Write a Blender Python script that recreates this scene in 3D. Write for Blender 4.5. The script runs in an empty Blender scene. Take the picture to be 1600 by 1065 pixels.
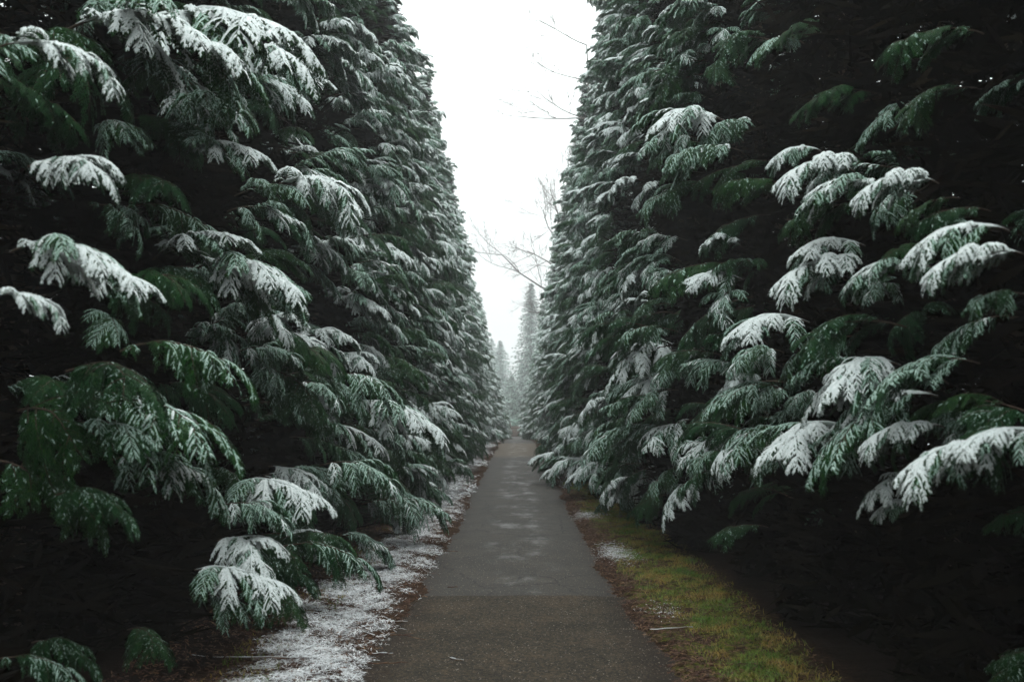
import bpy, math, random
import numpy as np
from mathutils import Vector, Matrix, Euler, noise as mnoise

R = math.radians
rng = np.random.default_rng(11)
random.seed(11)
C = bpy.context.scene.collection
sc = bpy.context.scene

# ------------------------------------------------------------------ camera
EYE = 1.65
cam_d = bpy.data.cameras.new('camera')
cam = bpy.data.objects.new('camera', cam_d); C.objects.link(cam)
cam.location = (0, 0, EYE)
cam.rotation_euler = (R(90 + 3.88), 0, R(0.33))
cam_d.sensor_width = 36; cam_d.lens = 35
cam_d.clip_start = 0.05; cam_d.clip_end = 2000
cam_d.dof.use_dof = True
cam_d.dof.focus_distance = 12.0
cam_d.dof.aperture_fstop = 2.8
sc.camera = cam

# ------------------------------------------------------------------ world, sun, exposure
w = bpy.data.worlds.new('World'); sc.world = w; w.use_nodes = True
nt = w.node_tree; nt.nodes.clear()
SUN_EL, SUN_ROT = 62, 20
out = nt.nodes.new('ShaderNodeOutputWorld')
sky = nt.nodes.new('ShaderNodeTexSky'); sky.sky_type = 'NISHITA'; sky.sun_disc = False
sky.sun_elevation = R(SUN_EL); sky.sun_rotation = R(SUN_ROT)
sky.air_density = 1.0; sky.dust_density = 4.0
hs = nt.nodes.new('ShaderNodeHueSaturation'); hs.inputs['Saturation'].default_value = 0.12
bg1 = nt.nodes.new('ShaderNodeBackground'); bg1.inputs['Strength'].default_value = 0.05
# the cloud sheet: brightest overhead, as an overcast sky is
tc = nt.nodes.new('ShaderNodeTexCoord'); sx = nt.nodes.new('ShaderNodeSeparateXYZ')
mr = nt.nodes.new('ShaderNodeMapRange')
mr.inputs['From Min'].default_value = 0.0; mr.inputs['From Max'].default_value = 1.0
mr.inputs['To Min'].default_value = 0.42; mr.inputs['To Max'].default_value = 2.9
cl = nt.nodes.new('ShaderNodeBackground'); cl.inputs['Color'].default_value = (0.93, 1.0, 0.985, 1)
add = nt.nodes.new('ShaderNodeAddShader')
L = nt.links.new
L(sky.outputs[0], hs.inputs['Color']); L(hs.outputs[0], bg1.inputs['Color'])
L(tc.outputs['Generated'], sx.inputs[0]); L(sx.outputs['Z'], mr.inputs['Value'])
L(mr.outputs[0], cl.inputs['Strength'])
L(bg1.outputs[0], add.inputs[0]); L(cl.outputs[0], add.inputs[1]); L(add.outputs[0], out.inputs['Surface'])

sun_d = bpy.data.lights.new('sun', 'SUN'); sun_d.energy = 0.6; sun_d.angle = R(50)
sun_d.color = (1.0, 0.98, 0.95)
sun = bpy.data.objects.new('sun', sun_d); C.objects.link(sun)
sun.rotation_euler = (R(SUN_EL - 90), 0, R(-SUN_ROT)); sun.location = (0, 0, 40)

sc.view_settings.view_transform = 'Standard'; sc.view_settings.look = 'None'
sc.view_settings.exposure = 0.15; sc.view_settings.gamma = 1.0
sc.view_settings.use_curve_mapping = False
cy = sc.cycles
cy.max_bounces = 6; cy.diffuse_bounces = 2; cy.glossy_bounces = 2; cy.transmission_bounces = 1
cy.volume_bounces = 1; cy.transparent_max_bounces = 4
cy.use_denoising = True
cy.caustics_reflective = False; cy.caustics_refractive = False
cy.sample_clamp_indirect = 4.0

# ------------------------------------------------------------------ helpers
def ground(d):
    """height of the ground along the avenue: level, then gently down behind a crest"""
    d = np.asarray(d, float)
    a = np.clip(d - 46, 0, None)
    s = np.where(a < 8, a * a / 16, a - 4)
    s = np.minimum(s, 66)
    return -0.027 * s

def setp(o, label=None, cat=None, group=None, kind=None):
    if label: o['label'] = label
    if cat: o['category'] = cat
    if group: o['group'] = group
    if kind: o['kind'] = kind
    return o

def link(name, me, parent=None):
    o = bpy.data.objects.new(name, me); C.objects.link(o)
    if parent: o.parent = parent
    return o

def empty(name, loc):
    o = bpy.data.objects.new(name, None); C.objects.link(o); o.location = loc
    o.empty_display_size = 0.3
    return o

class MB:
    """collects vertex and face arrays (mixed triangles and quads) with one material index per face"""
    def __init__(s): s.v = []; s.n = 0; s.f = []; s.m = []
    def add(s, v, f, m=0):
        v = np.asarray(v, float).reshape(-1, 3); f = np.asarray(f, int)
        s.v.append(v); s.f.append(f + s.n); s.m.append(np.full(len(f), m, int)); s.n += len(v)
    def tube(s, pts, rad, k=5, m=0):
        pts = np.asarray(pts, float); n = len(pts)
        rad = np.broadcast_to(np.asarray(rad, float), (n,))
        T = np.gradient(pts, axis=0); T /= np.linalg.norm(T, axis=1)[:, None] + 1e-9
        ref = np.array([0, 0, 1.0]) if abs(T[0, 2]) < 0.8 else np.array([1.0, 0, 0])
        A = np.cross(T, ref); A /= np.linalg.norm(A, axis=1)[:, None] + 1e-9
        B = np.cross(T, A)
        th = np.arange(k) * 2 * math.pi / k
        v = pts[:, None] + rad[:, None, None] * (A[:, None] * np.cos(th)[None, :, None] + B[:, None] * np.sin(th)[None, :, None])
        i = np.arange(n - 1)[:, None] * k; j = np.arange(k)[None]; j2 = (j + 1) % k
        f = np.stack([i + j, i + j2, i + k + j2, i + k + j], -1).reshape(-1, 4)
        s.add(v.reshape(-1, 3), f, m)
    def box(s, c, d, m=0, rz=0.0):
        c = np.array(c); h = np.array(d) / 2
        v = np.array([[x, y, z] for x in (-1, 1) for y in (-1, 1) for z in (-1, 1)]) * h
        ca, sa = math.cos(rz), math.sin(rz)
        v = np.stack([v[:, 0] * ca - v[:, 1] * sa, v[:, 0] * sa + v[:, 1] * ca, v[:, 2]], -1) + c
        s.add(v, [[0, 1, 3, 2], [4, 6, 7, 5], [0, 4, 5, 1], [2, 3, 7, 6], [0, 2, 6, 4], [1, 5, 7, 3]], m)
    def mesh(s, name, mats, smooth=False):
        me = bpy.data.meshes.new(name)
        V = np.concatenate(s.v); me.vertices.add(len(V)); me.vertices.foreach_set('co', V.ravel())
        loops = np.concatenate([f.ravel() for f in s.f])
        tot = np.concatenate([np.full(len(f), f.shape[1]) for f in s.f])
        start = np.concatenate([[0], np.cumsum(tot)[:-1]])
        me.loops.add(len(loops)); me.loops.foreach_set('vertex_index', loops)
        me.polygons.add(len(tot)); me.polygons.foreach_set('loop_start', start)
        me.polygons.foreach_set('material_index', np.concatenate(s.m))
        if smooth: me.polygons.foreach_set('use_smooth', np.ones(len(tot), bool))
        for m in mats: me.materials.append(m)
        me.update(calc_edges=True); me.validate()
        return me

# ------------------------------------------------------------------ materials
def new_mat(name):
    m = bpy.data.materials.new(name); m.use_nodes = True
    return m, m.node_tree, m.node_tree.nodes['Principled BSDF']

def noise(nt, scale, detail=4, rough=0.6, coord='Object', vec=None, stretch=None):
    n = nt.nodes.new('ShaderNodeTexNoise'); n.inputs['Scale'].default_value = scale
    n.inputs['Detail'].default_value = detail; n.inputs['Roughness'].default_value = rough
    if vec is None:
        t = nt.nodes.new('ShaderNodeTexCoord'); vec = t.outputs[coord]
    if stretch:
        mp = nt.nodes.new('ShaderNodeMapping'); mp.inputs['Scale'].default_value = stretch
        nt.links.new(vec, mp.inputs['Vector']); vec = mp.outputs[0]
    nt.links.new(vec, n.inputs['Vector'])
    return n.outputs['Fac']

def ramp(nt, fac, stops):
    r = nt.nodes.new('ShaderNodeValToRGB'); e = r.color_ramp.elements
    while len(e) < len(stops): e.new(0.5)
    for i, (p, c) in enumerate(stops):
        e[i].position = p; e[i].color = (*c, 1) if len(c) == 3 else c
    nt.links.new(fac, r.inputs[0])
    return r.outputs['Color']

def mixc(nt, fac, a, b):
    m = nt.nodes.new('ShaderNodeMix'); m.data_type = 'RGBA'
    for s, v in ((0, fac), (6, a), (7, b)):
        if isinstance(v, (int, float)): m.inputs[s].default_value = v
        elif isinstance(v, tuple): m.inputs[s].default_value = (*v, 1)
        else: nt.links.new(v, m.inputs[s])
    return m.outputs[2]

def math_n(nt, op, a, b=None, c=None):
    m = nt.nodes.new('ShaderNodeMath'); m.operation = op
    for i, v in enumerate((a, b, c)):
        if v is None: continue
        if isinstance(v, (int, float)): m.inputs[i].default_value = v
        else: nt.links.new(v, m.inputs[i])
    return m.outputs[0]

def mapr(nt, v, a, b, c=0.0, d=1.0):
    m = nt.nodes.new('ShaderNodeMapRange'); m.interpolation_type = 'SMOOTHSTEP'
    for i, x in enumerate((v, a, b, c, d)):
        if isinstance(x, (int, float)): m.inputs[i].default_value = x
        else: nt.links.new(x, m.inputs[i])
    return m.outputs[0]

def bump(nt, bs, h, strength, dist):
    b = nt.nodes.new('ShaderNodeBump'); b.inputs['Strength'].default_value = strength
    b.inputs['Distance'].default_value = dist
    nt.links.new(h, b.inputs['Height']); nt.links.new(b.outputs[0], bs.inputs['Normal'])

def obj_random(nt):
    return nt.nodes.new('ShaderNodeObjectInfo').outputs['Random']

# cedar foliage
M_leaf, t, b = new_mat('cedar_leaf')
c1 = ramp(t, noise(t, 26, 4, 0.75), [(0.3, (0.008, 0.050, 0.011)), (0.55, (0.018, 0.086, 0.016)), (0.72, (0.085, 0.160, 0.015))])
c2 = mixc(t, math_n(t, 'MULTIPLY', obj_random(t), 0.55), c1, (0.010, 0.056, 0.026))
t.links.new(c2, b.inputs['Base Color']); b.inputs['Roughness'].default_value = 0.55
b.inputs['Specular IOR Level'].default_value = 0.12
# snow
M_snow, t, b = new_mat('snow')
c1 = ramp(t, noise(t, 60, 3), [(0.35, (0.64, 0.72, 0.71)), (0.65, (0.84, 0.88, 0.88))])
t.links.new(c1, b.inputs['Base Color']); b.inputs['Roughness'].default_value = 0.75
b.inputs['Specular IOR Level'].default_value = 0.2
# thin frost dusting
M_frost, t, b = new_mat('snow_dusting')
c1 = ramp(t, noise(t, 90, 3), [(0.38, (0.13, 0.28, 0.19)), (0.62, (0.60, 0.73, 0.69))])
t.links.new(c1, b.inputs['Base Color']); b.inputs['Roughness'].default_value = 0.8
b.inputs['Specular IOR Level'].default_value = 0.2
# bark of the cedars
M_wood, t, b = new_mat('cedar_bark')
c1 = ramp(t, noise(t, 14, 5, stretch=(1, 1, 0.15)), [(0.3, (0.035, 0.022, 0.016)), (0.7, (0.12, 0.08, 0.055))])
t.links.new(c1, b.inputs['Base Color']); b.inputs['Roughness'].default_value = 0.9
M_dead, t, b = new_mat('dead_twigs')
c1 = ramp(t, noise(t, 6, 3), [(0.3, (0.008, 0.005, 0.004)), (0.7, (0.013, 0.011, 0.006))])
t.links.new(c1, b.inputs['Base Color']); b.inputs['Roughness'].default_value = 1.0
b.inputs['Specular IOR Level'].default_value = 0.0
# bare deciduous bark
M_bare, t, b = new_mat('bare_bark')
c1 = ramp(t, noise(t, 5, 4), [(0.3, (0.07, 0.06, 0.055)), (0.7, (0.15, 0.13, 0.12))])
t.links.new(c1, b.inputs['Base Color']); b.inputs['Roughness'].default_value = 0.9
# spruce needles (far)
M_spruce, t, b = new_mat('spruce_needles')
c1 = ramp(t, noise(t, 3, 3), [(0.3, (0.03, 0.055, 0.04)), (0.7, (0.07, 0.10, 0.07))])
t.links.new(c1, b.inputs['Base Color']); b.inputs['Roughness'].default_value = 0.8

# ------------------------------------------------------------------ ground
def ground_material():
    m, t, b = new_mat('verge_soil')
    co = t.nodes.new('ShaderNodeTexCoord').outputs['Object']
    s = t.nodes.new('ShaderNodeSeparateXYZ'); t.links.new(co, s.inputs[0])
    x, y = s.outputs['X'], s.outputs['Y']
    n1 = noise(t, 2.2, 6, 0.65, vec=co); n2 = noise(t, 28, 5, 0.7, vec=co); n3 = noise(t, 7, 5, 0.7, vec=co)
    soil = ramp(t, n2, [(0.32, (0.018, 0.012, 0.009)), (0.5, (0.05, 0.028, 0.017)), (0.72, (0.11, 0.065, 0.036))])
    moss = ramp(t, n2, [(0.3, (0.035, 0.05, 0.010)), (0.5, (0.10, 0.13, 0.02)), (0.7, (0.22, 0.18, 0.04))])
    # moss on the right-hand verge
    ax = math_n(t, 'ADD', x, math_n(t, 'MULTIPLY', math_n(t, 'SUBTRACT', n1, 0.5), 0.7))
    mossm = math_n(t, 'MULTIPLY', mapr(t, ax, 0.95, 1.12), math_n(t, 'SUBTRACT', 1.0, mapr(t, ax, 1.6, 2.0)))
    mossm = math_n(t, 'MULTIPLY', math_n(t, 'MULTIPLY', mossm, 0.8), mapr(t, n3, 0.42, 0.60))
    col = mixc(t, mossm, soil, moss)
    # thin snow on the left-hand verge, broken up by litter
    bx = math_n(t, 'ADD', x, math_n(t, 'MULTIPLY', math_n(t, 'SUBTRACT', n1, 0.5), 0.8))
    sm = math_n(t, 'MULTIPLY', mapr(t, bx, -1.8, -1.6), math_n(t, 'SUBTRACT', 1.0, mapr(t, bx, -1.25, -1.05)))
    sm = math_n(t, 'MULTIPLY', sm, mapr(t, math_n(t, 'ADD', math_n(t, 'MULTIPLY', n3, 0.5), math_n(t, 'MULTIPLY', n2, 0.5)), 0.49, 0.56))
    col = mixc(t, math_n(t, 'MULTIPLY', sm, 0.85), col, (0.68, 0.70, 0.72))
    # open ground beyond the hedges is snowed over
    far = mapr(t, math_n(t, 'ABSOLUTE', x), 8.0, 14.0)
    col = mixc(t, far, col, (0.75, 0.78, 0.8))
    # dry needle mould under the trees, darkened further to paint in the hedge shade
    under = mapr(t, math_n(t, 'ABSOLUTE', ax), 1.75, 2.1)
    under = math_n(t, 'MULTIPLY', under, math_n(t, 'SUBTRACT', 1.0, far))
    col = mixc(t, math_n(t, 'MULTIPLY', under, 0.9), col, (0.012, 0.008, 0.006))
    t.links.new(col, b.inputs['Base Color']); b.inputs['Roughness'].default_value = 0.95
    b.inputs['Specular IOR Level'].default_value = 0.05
    bump(t, b, n2, 0.9, 0.03)
    return m

def hills(x, y):
    return (np.sin(x * 3.1 + np.sin(y * 1.7) * 1.3) * np.sin(y * 2.3 + 0.7) + 0.6 * np.sin(x * 7.3 + y * 4.1) * np.sin(y * 6.1 - x * 2.0)
            + 0.4 * np.sin(x * 17 + y * 11) * np.sin(y * 19 - x * 9))

EDGE_T = np.arange(-40, 370, 0.08)
EDGE_V = np.array([0.10 * mnoise.noise(Vector((v * 0.8, 1.3, 0))) + 0.05 * mnoise.noise(Vector((v * 2.9, 4.3, 0))) + 0.04 * mnoise.noise(Vector((v * 7.9, 9.3, 0))) for v in EDGE_T])
def ground_z(x, y):
    """soil height: dips under the path, rises over its edge in an uneven line"""
    ax = np.abs(x)
    widen = np.clip((8.8 - y) / 3, 0, 1) * np.where(x < 0, 0.20, 0.08) + np.where(x < 0, 0.03, 0.0)
    e = 0.85 + widen + 0.02 * np.sin(y * 0.9 + np.sign(x) * 2) + np.interp(y + 60 * (x > 0), EDGE_T, EDGE_V) + 0.02 * np.sin(y * 37 + x * 29)
    ramp_ = np.clip((ax - e + 0.15) / 0.3, 0, 1); ramp_ = ramp_ * ramp_ * (3 - 2 * ramp_)
    z = -0.04 + 0.075 * ramp_
    z += 0.011 * hills(x, y) * np.clip((ax - 0.6) * 3, 0, 1)
    z += np.clip(ax - 1.3, 0, 2) * 0.05
    return z + ground(y)

xs = np.concatenate([[-140, -80, -45, -25, -14, -9, -6, -5], np.arange(-4, -0.4, 0.06), [-0.3, 0, 0.3], np.arange(0.4, 4.01, 0.06), [5, 6, 9, 14, 25, 45, 80, 140]])
ys = np.concatenate([[-30, -12, -4, 0], np.arange(2, 24, 0.09), np.arange(24, 60, 0.4), np.arange(60, 130, 3), [140, 170, 210, 260, 300]])
X, Y = np.meshgrid(xs, ys)
V = np.stack([X, Y, ground_z(X, Y)], -1).reshape(-1, 3)
nx, ny = len(xs), len(ys)
i = (np.arange(ny - 1)[:, None] * nx + np.arange(nx - 1)[None]).ravel()
mb = MB(); mb.add(V, np.stack([i, i + 1, i + nx + 1, i + nx], -1))
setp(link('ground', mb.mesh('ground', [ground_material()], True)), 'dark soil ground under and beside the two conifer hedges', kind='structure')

# ------------------------------------------------------------------ path
def path_material(name, near):
    m, t, b = new_mat(name)
    co = t.nodes.new('ShaderNodeTexCoord').outputs['Object']
    s = t.nodes.new('ShaderNodeSeparateXYZ'); t.links.new(co, s.inputs[0])
    x, y = s.outputs['X'], s.outputs['Y']
    grit = noise(t, 48, 4, 0.75, vec=co); fine = noise(t, 230, 2, 0.6, vec=co)
    blot = noise(t, 1.6, 6, 0.65, vec=co); mid = noise(t, 12, 5, 0.65, vec=co)
    if near:
        base = ramp(t, blot, [(0.35, (0.030, 0.025, 0.018)), (0.5, (0.046, 0.038, 0.028)), (0.66, (0.066, 0.050, 0.035))])
    else:
        base = ramp(t, blot, [(0.35, (0.028, 0.025, 0.021)), (0.5, (0.040, 0.035, 0.030)), (0.66, (0.052, 0.044, 0.036))])
    g = ramp(t, grit, [(0.36, (0.2, 0.19, 0.17)), (0.5, (1.0, 1.0, 1.0)), (0.62, (2.4, 2.1, 1.6))])
    mul = t.nodes.new('ShaderNodeMix'); mul.data_type = 'RGBA'; mul.blend_type = 'MULTIPLY'
    mul.inputs[0].default_value = 0.85 if near else 0.45
    t.links.new(base, mul.inputs[6]); t.links.new(g, mul.inputs[7]); col = mul.outputs[2]
    # stone chips
    vo = t.nodes.new('ShaderNodeTexVoronoi'); vo.inputs['Scale'].default_value = 38; t.links.new(co, vo.inputs['Vector'])
    chip = math_n(t, 'MULTIPLY', math_n(t, 'LESS_THAN', vo.outputs['Distance'], 0.22),
                  math_n(t, 'GREATER_THAN', noise(t, 31, 2, 0.5, vec=co), 0.60))
    col = mixc(t, math_n(t, 'MULTIPLY', chip, 0.75 if near else 0.3), col, (0.26, 0.19, 0.12))
    # brown litter stain gathering at the sides
    ax = math_n(t, 'ABSOLUTE', x)
    edge = mapr(t, math_n(t, 'ADD', ax, math_n(t, 'MULTIPLY', math_n(t, 'SUBTRACT', mid, 0.5), 0.55)), 0.60, 0.98)
    col = mixc(t, math_n(t, 'MULTIPLY', edge, 0.75), col, (0.020, 0.012, 0.008))
    # cracks
    vc = t.nodes.new('ShaderNodeTexVoronoi'); vc.feature = 'DISTANCE_TO_EDGE'; vc.inputs['Scale'].default_value = 0.85
    mp = t.nodes.new('ShaderNodeMapping'); mp.inputs['Scale'].default_value = (1.5, 0.6, 1)
    wob = t.nodes.new('ShaderNodeTexNoise'); wob.inputs['Scale'].default_value = 5; wob.inputs['Detail'].default_value = 4
    va = t.nodes.new('ShaderNodeVectorMath'); va.operation = 'MULTIPLY_ADD'; va.inputs[1].default_value = (0.22, 0.22, 0)
    t.links.new(co, wob.inputs['Vector']); t.links.new(wob.outputs['Color'], va.inputs[0]); t.links.new(co, va.inputs[2])
    t.links.new(va.outputs[0], mp.inputs['Vector']); t.links.new(mp.outputs[0], vc.inputs['Vector'])
    crack = math_n(t, 'MULTIPLY', math_n(t, 'LESS_THAN', vc.outputs['Distance'], 0.009), math_n(t, 'GREATER_THAN', blot, 0.44))
    if not near:
        col = mixc(t, math_n(t, 'MULTIPLY', crack, 0.75), col, (0.008, 0.007, 0.006))
        # leaf-strewn gravelly stretch on the far crest
        tan = math_n(t, 'MULTIPLY', mapr(t, y, 33, 36), math_n(t, 'SUBTRACT', 1.0, mapr(t, y, 47, 49)))
        col = mixc(t, math_n(t, 'MULTIPLY', tan, 0.75), col, (0.12, 0.085, 0.052))
    t.links.new(col, b.inputs['Base Color'])
    # damp middle
    wetn = noise(t, 1.0, 6, 0.7, vec=co, stretch=(2.0, 1.1, 1))
    wet = math_n(t, 'MULTIPLY', mapr(t, wetn, 0.42, 0.72), math_n(t, 'SUBTRACT', 1.0, mapr(t, ax, 0.20, 0.60)))
    if near: wet = math_n(t, 'MULTIPLY', wet, 0.15)
    t.links.new(mapr(t, wet, 0, 1, 0.8 if near else 0.70, 0.40), b.inputs['Roughness'])
    b.inputs['Specular IOR Level'].default_value = 0.32 if not near else 0.2
    h = math_n(t, 'ADD', grit, math_n(t, 'MULTIPLY', fine, 0.5))
    h = math_n(t, 'SUBTRACT', h, math_n(t, 'MULTIPLY', crack, 0.8))
    h = math_n(t, 'MULTIPLY', h, math_n(t, 'SUBTRACT', 1.0, math_n(t, 'MULTIPLY', wet, 0.8)))
    bump(t, b, h, 1.0 if near else 0.5, 0.010)
    return m

def path_strip(y0, y1, step, half, z, name, mat, ragged=0.0):
    ys = np.arange(y0, y1 + 1e-6, step); xs = np.linspace(-half, half, 25)
    X, Y = np.meshgrid(xs, ys)
    if ragged:
        k = np.clip(1 - (y1 - Y) / 0.4, 0, 1)
        Y = Y + k * ragged * (np.sin(X * 5) * 0.5 + np.sin(X * 13 + 1) * 0.3 + np.sin(X * 31) * 0.12)
    Z = ground(Y) + z - 0.010 * X ** 2 + 0.0008 * hills(X * 0.8, Y * 0.3)
    if ragged: Z = np.where(Y >= y1 - step * 0.6, Z - 0.004, Z)
    V = np.stack([X, Y, Z], -1).reshape(-1, 3); nx, ny = len(xs), len(ys)
    i = (np.arange(ny - 1)[:, None] * nx + np.arange(nx - 1)[None]).ravel()
    mb = MB(); mb.add(V, np.stack([i, i + 1, i + nx + 1, i + nx], -1))
    if ragged:   # the near layer's broken front edge steps down to the layer below
        e = V.reshape(ny, nx, 3)[-1]; lo = e.copy(); lo[:, 2] -= 0.02; lo[:, 1] += 0.006
        v2 = np.concatenate([e, lo]); j = np.arange(nx - 1)
        mb.add(v2, np.stack([j, j + 1, nx + j + 1, nx + j], -1))
    return link(name, mb.mesh(name, [mat], True))

setp(path_strip(8.3, 124, 0.5, 1.25, 0.0, 'path', path_material('path_far', False)),
     'damp grey asphalt path running away between the hedges', kind='structure')
setp(path_strip(-8, 8.92, 0.12, 1.3, 0.011, 'path', path_material('path_near', True), ragged=0.03),
     'rough gravelly near stretch of the path up to the joint', kind='structure')

# ------------------------------------------------------------------ litter, snow filaments and moss on the verges
def strips(n, pos, length, width, lift, mb, m, upright=False, curl=0.4):
    """n small bent ribbons: needles, blades, snow-covered stalks"""
    p = pos(n); n = len(p)
    a = rng.uniform(0, 2 * math.pi, n); l = rng.uniform(*length, n); wd = rng.uniform(*width, n)
    if upright:
        tilt = rng.uniform(0.35, 1.35, n)
        d = np.stack([np.cos(a) * np.cos(tilt), np.sin(a) * np.cos(tilt), np.sin(tilt)], -1)
    else:
        el = rng.normal(0, 0.2, n)
        d = np.stack([np.cos(a), np.sin(a), el], -1)
    side = np.stack([-np.sin(a), np.cos(a), rng.normal(0, 0.35, n)], -1)
    side /= np.linalg.norm(side, axis=1)[:, None]
    bend = side * rng.normal(0, curl, n)[:, None] - np.array([0, 0, 0.25])
    p = p + np.array([0, 0, 1.0]) * rng.uniform(*lift, n)[:, None]
    q = [p, p + d * (l * .5)[:, None], p + (d + bend * 0.6) * l[:, None]]
    ww = [wd * 0.5, wd * 0.5, wd * 0.1]
    v = np.stack([x for k in range(3) for x in (q[k] - side * ww[k][:, None], q[k] + side * ww[k][:, None])], 1)
    base = np.arange(n)[:, None] * 6
    f = np.concatenate([base + np.array([0, 1, 3, 2]), base + np.array([2, 3, 5, 4])])
    mb.add(v.reshape(-1, 3), f, m)

def band(x0, x1, y0, y1, mask=None, power=1.6):
    def f(n):
        y = y0 + (y1 - y0) * rng.random(n * 2) ** power
        x = rng.uniform(x0, x1, n * 2)
        if mask is not None:
            k = mask(x, y) > rng.random(n * 2); x, y = x[k], y[k]
        x, y = x[:n], y[:n]
        return np.stack([x, y, ground_z(x, y)], -1)
    return f

def patchy(x, y, s=1.0, o=0.0):
    return 0.5 + 0.28 * (np.sin(x * 5.1 * s + o + np.sin(y * 2.3 * s) * 1.5) + np.sin(y * 3.7 * s + x * 2.9 * s + o * 2) + 0.8 * np.sin(x * 11 * s - y * 8.3 * s + o))

M_snowl, t, b = new_mat('snow_on_litter')
b.inputs['Base Color'].default_value = (0.86, 0.88, 0.90, 1); b.inputs['Roughness'].default_value = 0.8
M_litter, t, b = new_mat('brown_litter')
c1 = ramp(t, noise(t, 17, 3), [(0.3, (0.03, 0.012, 0.008)), (0.5, (0.10, 0.042, 0.024)), (0.68, (0.24, 0.14, 0.07))])
t.links.new(c1, b.inputs['Base Color']); b.inputs['Roughness'].default_value = 0.85
M_moss, t, b = new_mat('moss_blades')
c1 = ramp(t, noise(t, 2.6, 7, 0.75), [(0.34, (0.06, 0.19, 0.018)), (0.48, (0.16, 0.23, 0.03)), (0.57, (0.38, 0.27, 0.06)), (0.7, (0.22, 0.10, 0.03))])
t.links.new(c1, b.inputs['Base Color']); b.inputs['Roughness'].default_value = 0.75

def lm(x, y):
    inn = np.clip((-0.86 - x + 0.08 * np.sin(y * 1.3) + 0.05 * np.sin(y * 5.1)) / 0.22, 0.015, 1) * np.clip((x + 1.78 + 0.12 * np.sin(y * 0.8 + 1)) / 0.15, 0, 1)
    keep = np.clip((patchy(x, y, 1.6) * 0.6 + patchy(x, y, 3.7, 1.0) * 0.4 - 0.36) * 3.2, 0.05, 1)
    far = np.where(y > 22, (np.sin(y * 0.9) > 0.1) * 1.0, 1.0)
    return inn * keep * far
mb = MB()
strips(95000, band(-1.95, -0.8, 3.2, 20, lm, 1.5), (0.012, 0.065), (0.0018, 0.0058), (0.003, 0.026), mb, 0)
strips(9000, band(-1.7, -0.85, 18, 60, lm, 1.3), (0.04, 0.10), (0.012, 0.03), (0.004, 0.04), mb, 0)
setp(link('snow_litter', mb.mesh('snow_litter', [M_snowl])), 'thin snow lying on stalks and litter along the left verge', 'snow', kind='stuff')
mb = MB()
strips(26000, band(-2.4, -0.78, 3.2, 26, lambda x, y: np.clip((-0.80 - x) / 0.12, 0.3, 1), 1.5), (0.02, 0.07), (0.003, 0.010), (0.0, 0.022), mb, 0)
strips(34000, band(0.70, 1.9, 3.2, 26, lambda x, y: np.clip((x - 0.70) / 0.25, 0.08, 1) * np.clip((1.45 - x) / .3, 0.35, 1), 1.5), (0.015, 0.055), (0.003, 0.009), (0.0, 0.016), mb, 0)
strips(1500, band(-0.85, 0.9, 3.2, 30, lambda x, y: 0.15 + 0.85 * np.abs(x) ** 2, 1.5), (0.008, 0.05), (0.002, 0.006), (0.010, 0.016), mb, 0)
setp(link('brown_litter', mb.mesh('brown_litter', [M_litter])), 'fallen reddish brown conifer litter strewn along both path edges', 'litter', kind='stuff')
mb = MB()
rm = lambda x, y: np.clip((x - 1.06 - 0.12 * np.sin(y * 1.1) - 0.05 * np.sin(y * 4.3)) / 0.18, 0, 1) * np.clip((patchy(x, y, 1.5, 2.0) * 0.6 + patchy(x, y, 3.1, 0.5) * 0.4 - 0.28) * 3.2, 0.06, 1) * np.clip((1.95 - x) / 0.25, 0, 1)
strips(52000, band(0.98, 1.95, 3.2, 22, rm, 1.5), (0.015, 0.06), (0.0018, 0.0045), (0.0, 0.006), mb, 0, upright=True)
strips(9000, band(0.9, 1.5, 20, 60, rm, 1.3), (0.03, 0.07), (0.006, 0.014), (0.0, 0.01), mb, 0, upright=True)
strips(5000, band(-1.85, -1.45, 4, 18, lambda x, y: patchy(x, y, 0.7, 4.0) ** 2, 1.3), (0.015, 0.05), (0.002, 0.005), (0.0, 0.01), mb, 0, upright=True)
setp(link('mossy_grass', mb.mesh('mossy_grass', [M_moss])), 'short mossy green and yellow grass along the right verge', 'grass', kind='stuff')
mb = MB()
for (cx, cyy, rx, ry, n) in ((1.10, 11.3, 0.10, 0.32, 1100), (1.06, 15.2, 0.13, 0.28, 600), (1.05, 21.5, 0.10, 0.5, 400), (1.08, 24.7, 0.14, 0.7, 450), (1.16, 8.1, 0.07, 0.16, 60)):
    def g(n, cx=cx, cyy=cyy, rx=rx, ry=ry):
        x = rng.normal(cx, rx, n); y = rng.normal(cyy, ry, n); return np.stack([x, y, ground_z(x, y)], -1)
    strips(n * 3, g, (0.008, 0.032), (0.0015, 0.0045), (0.004, 0.022), mb, 0)
setp(link('snow_patches', mb.mesh('snow_patches', [M_snowl])), 'small thin patches of snow on the mossy right verge', 'snow', kind='stuff')

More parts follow.
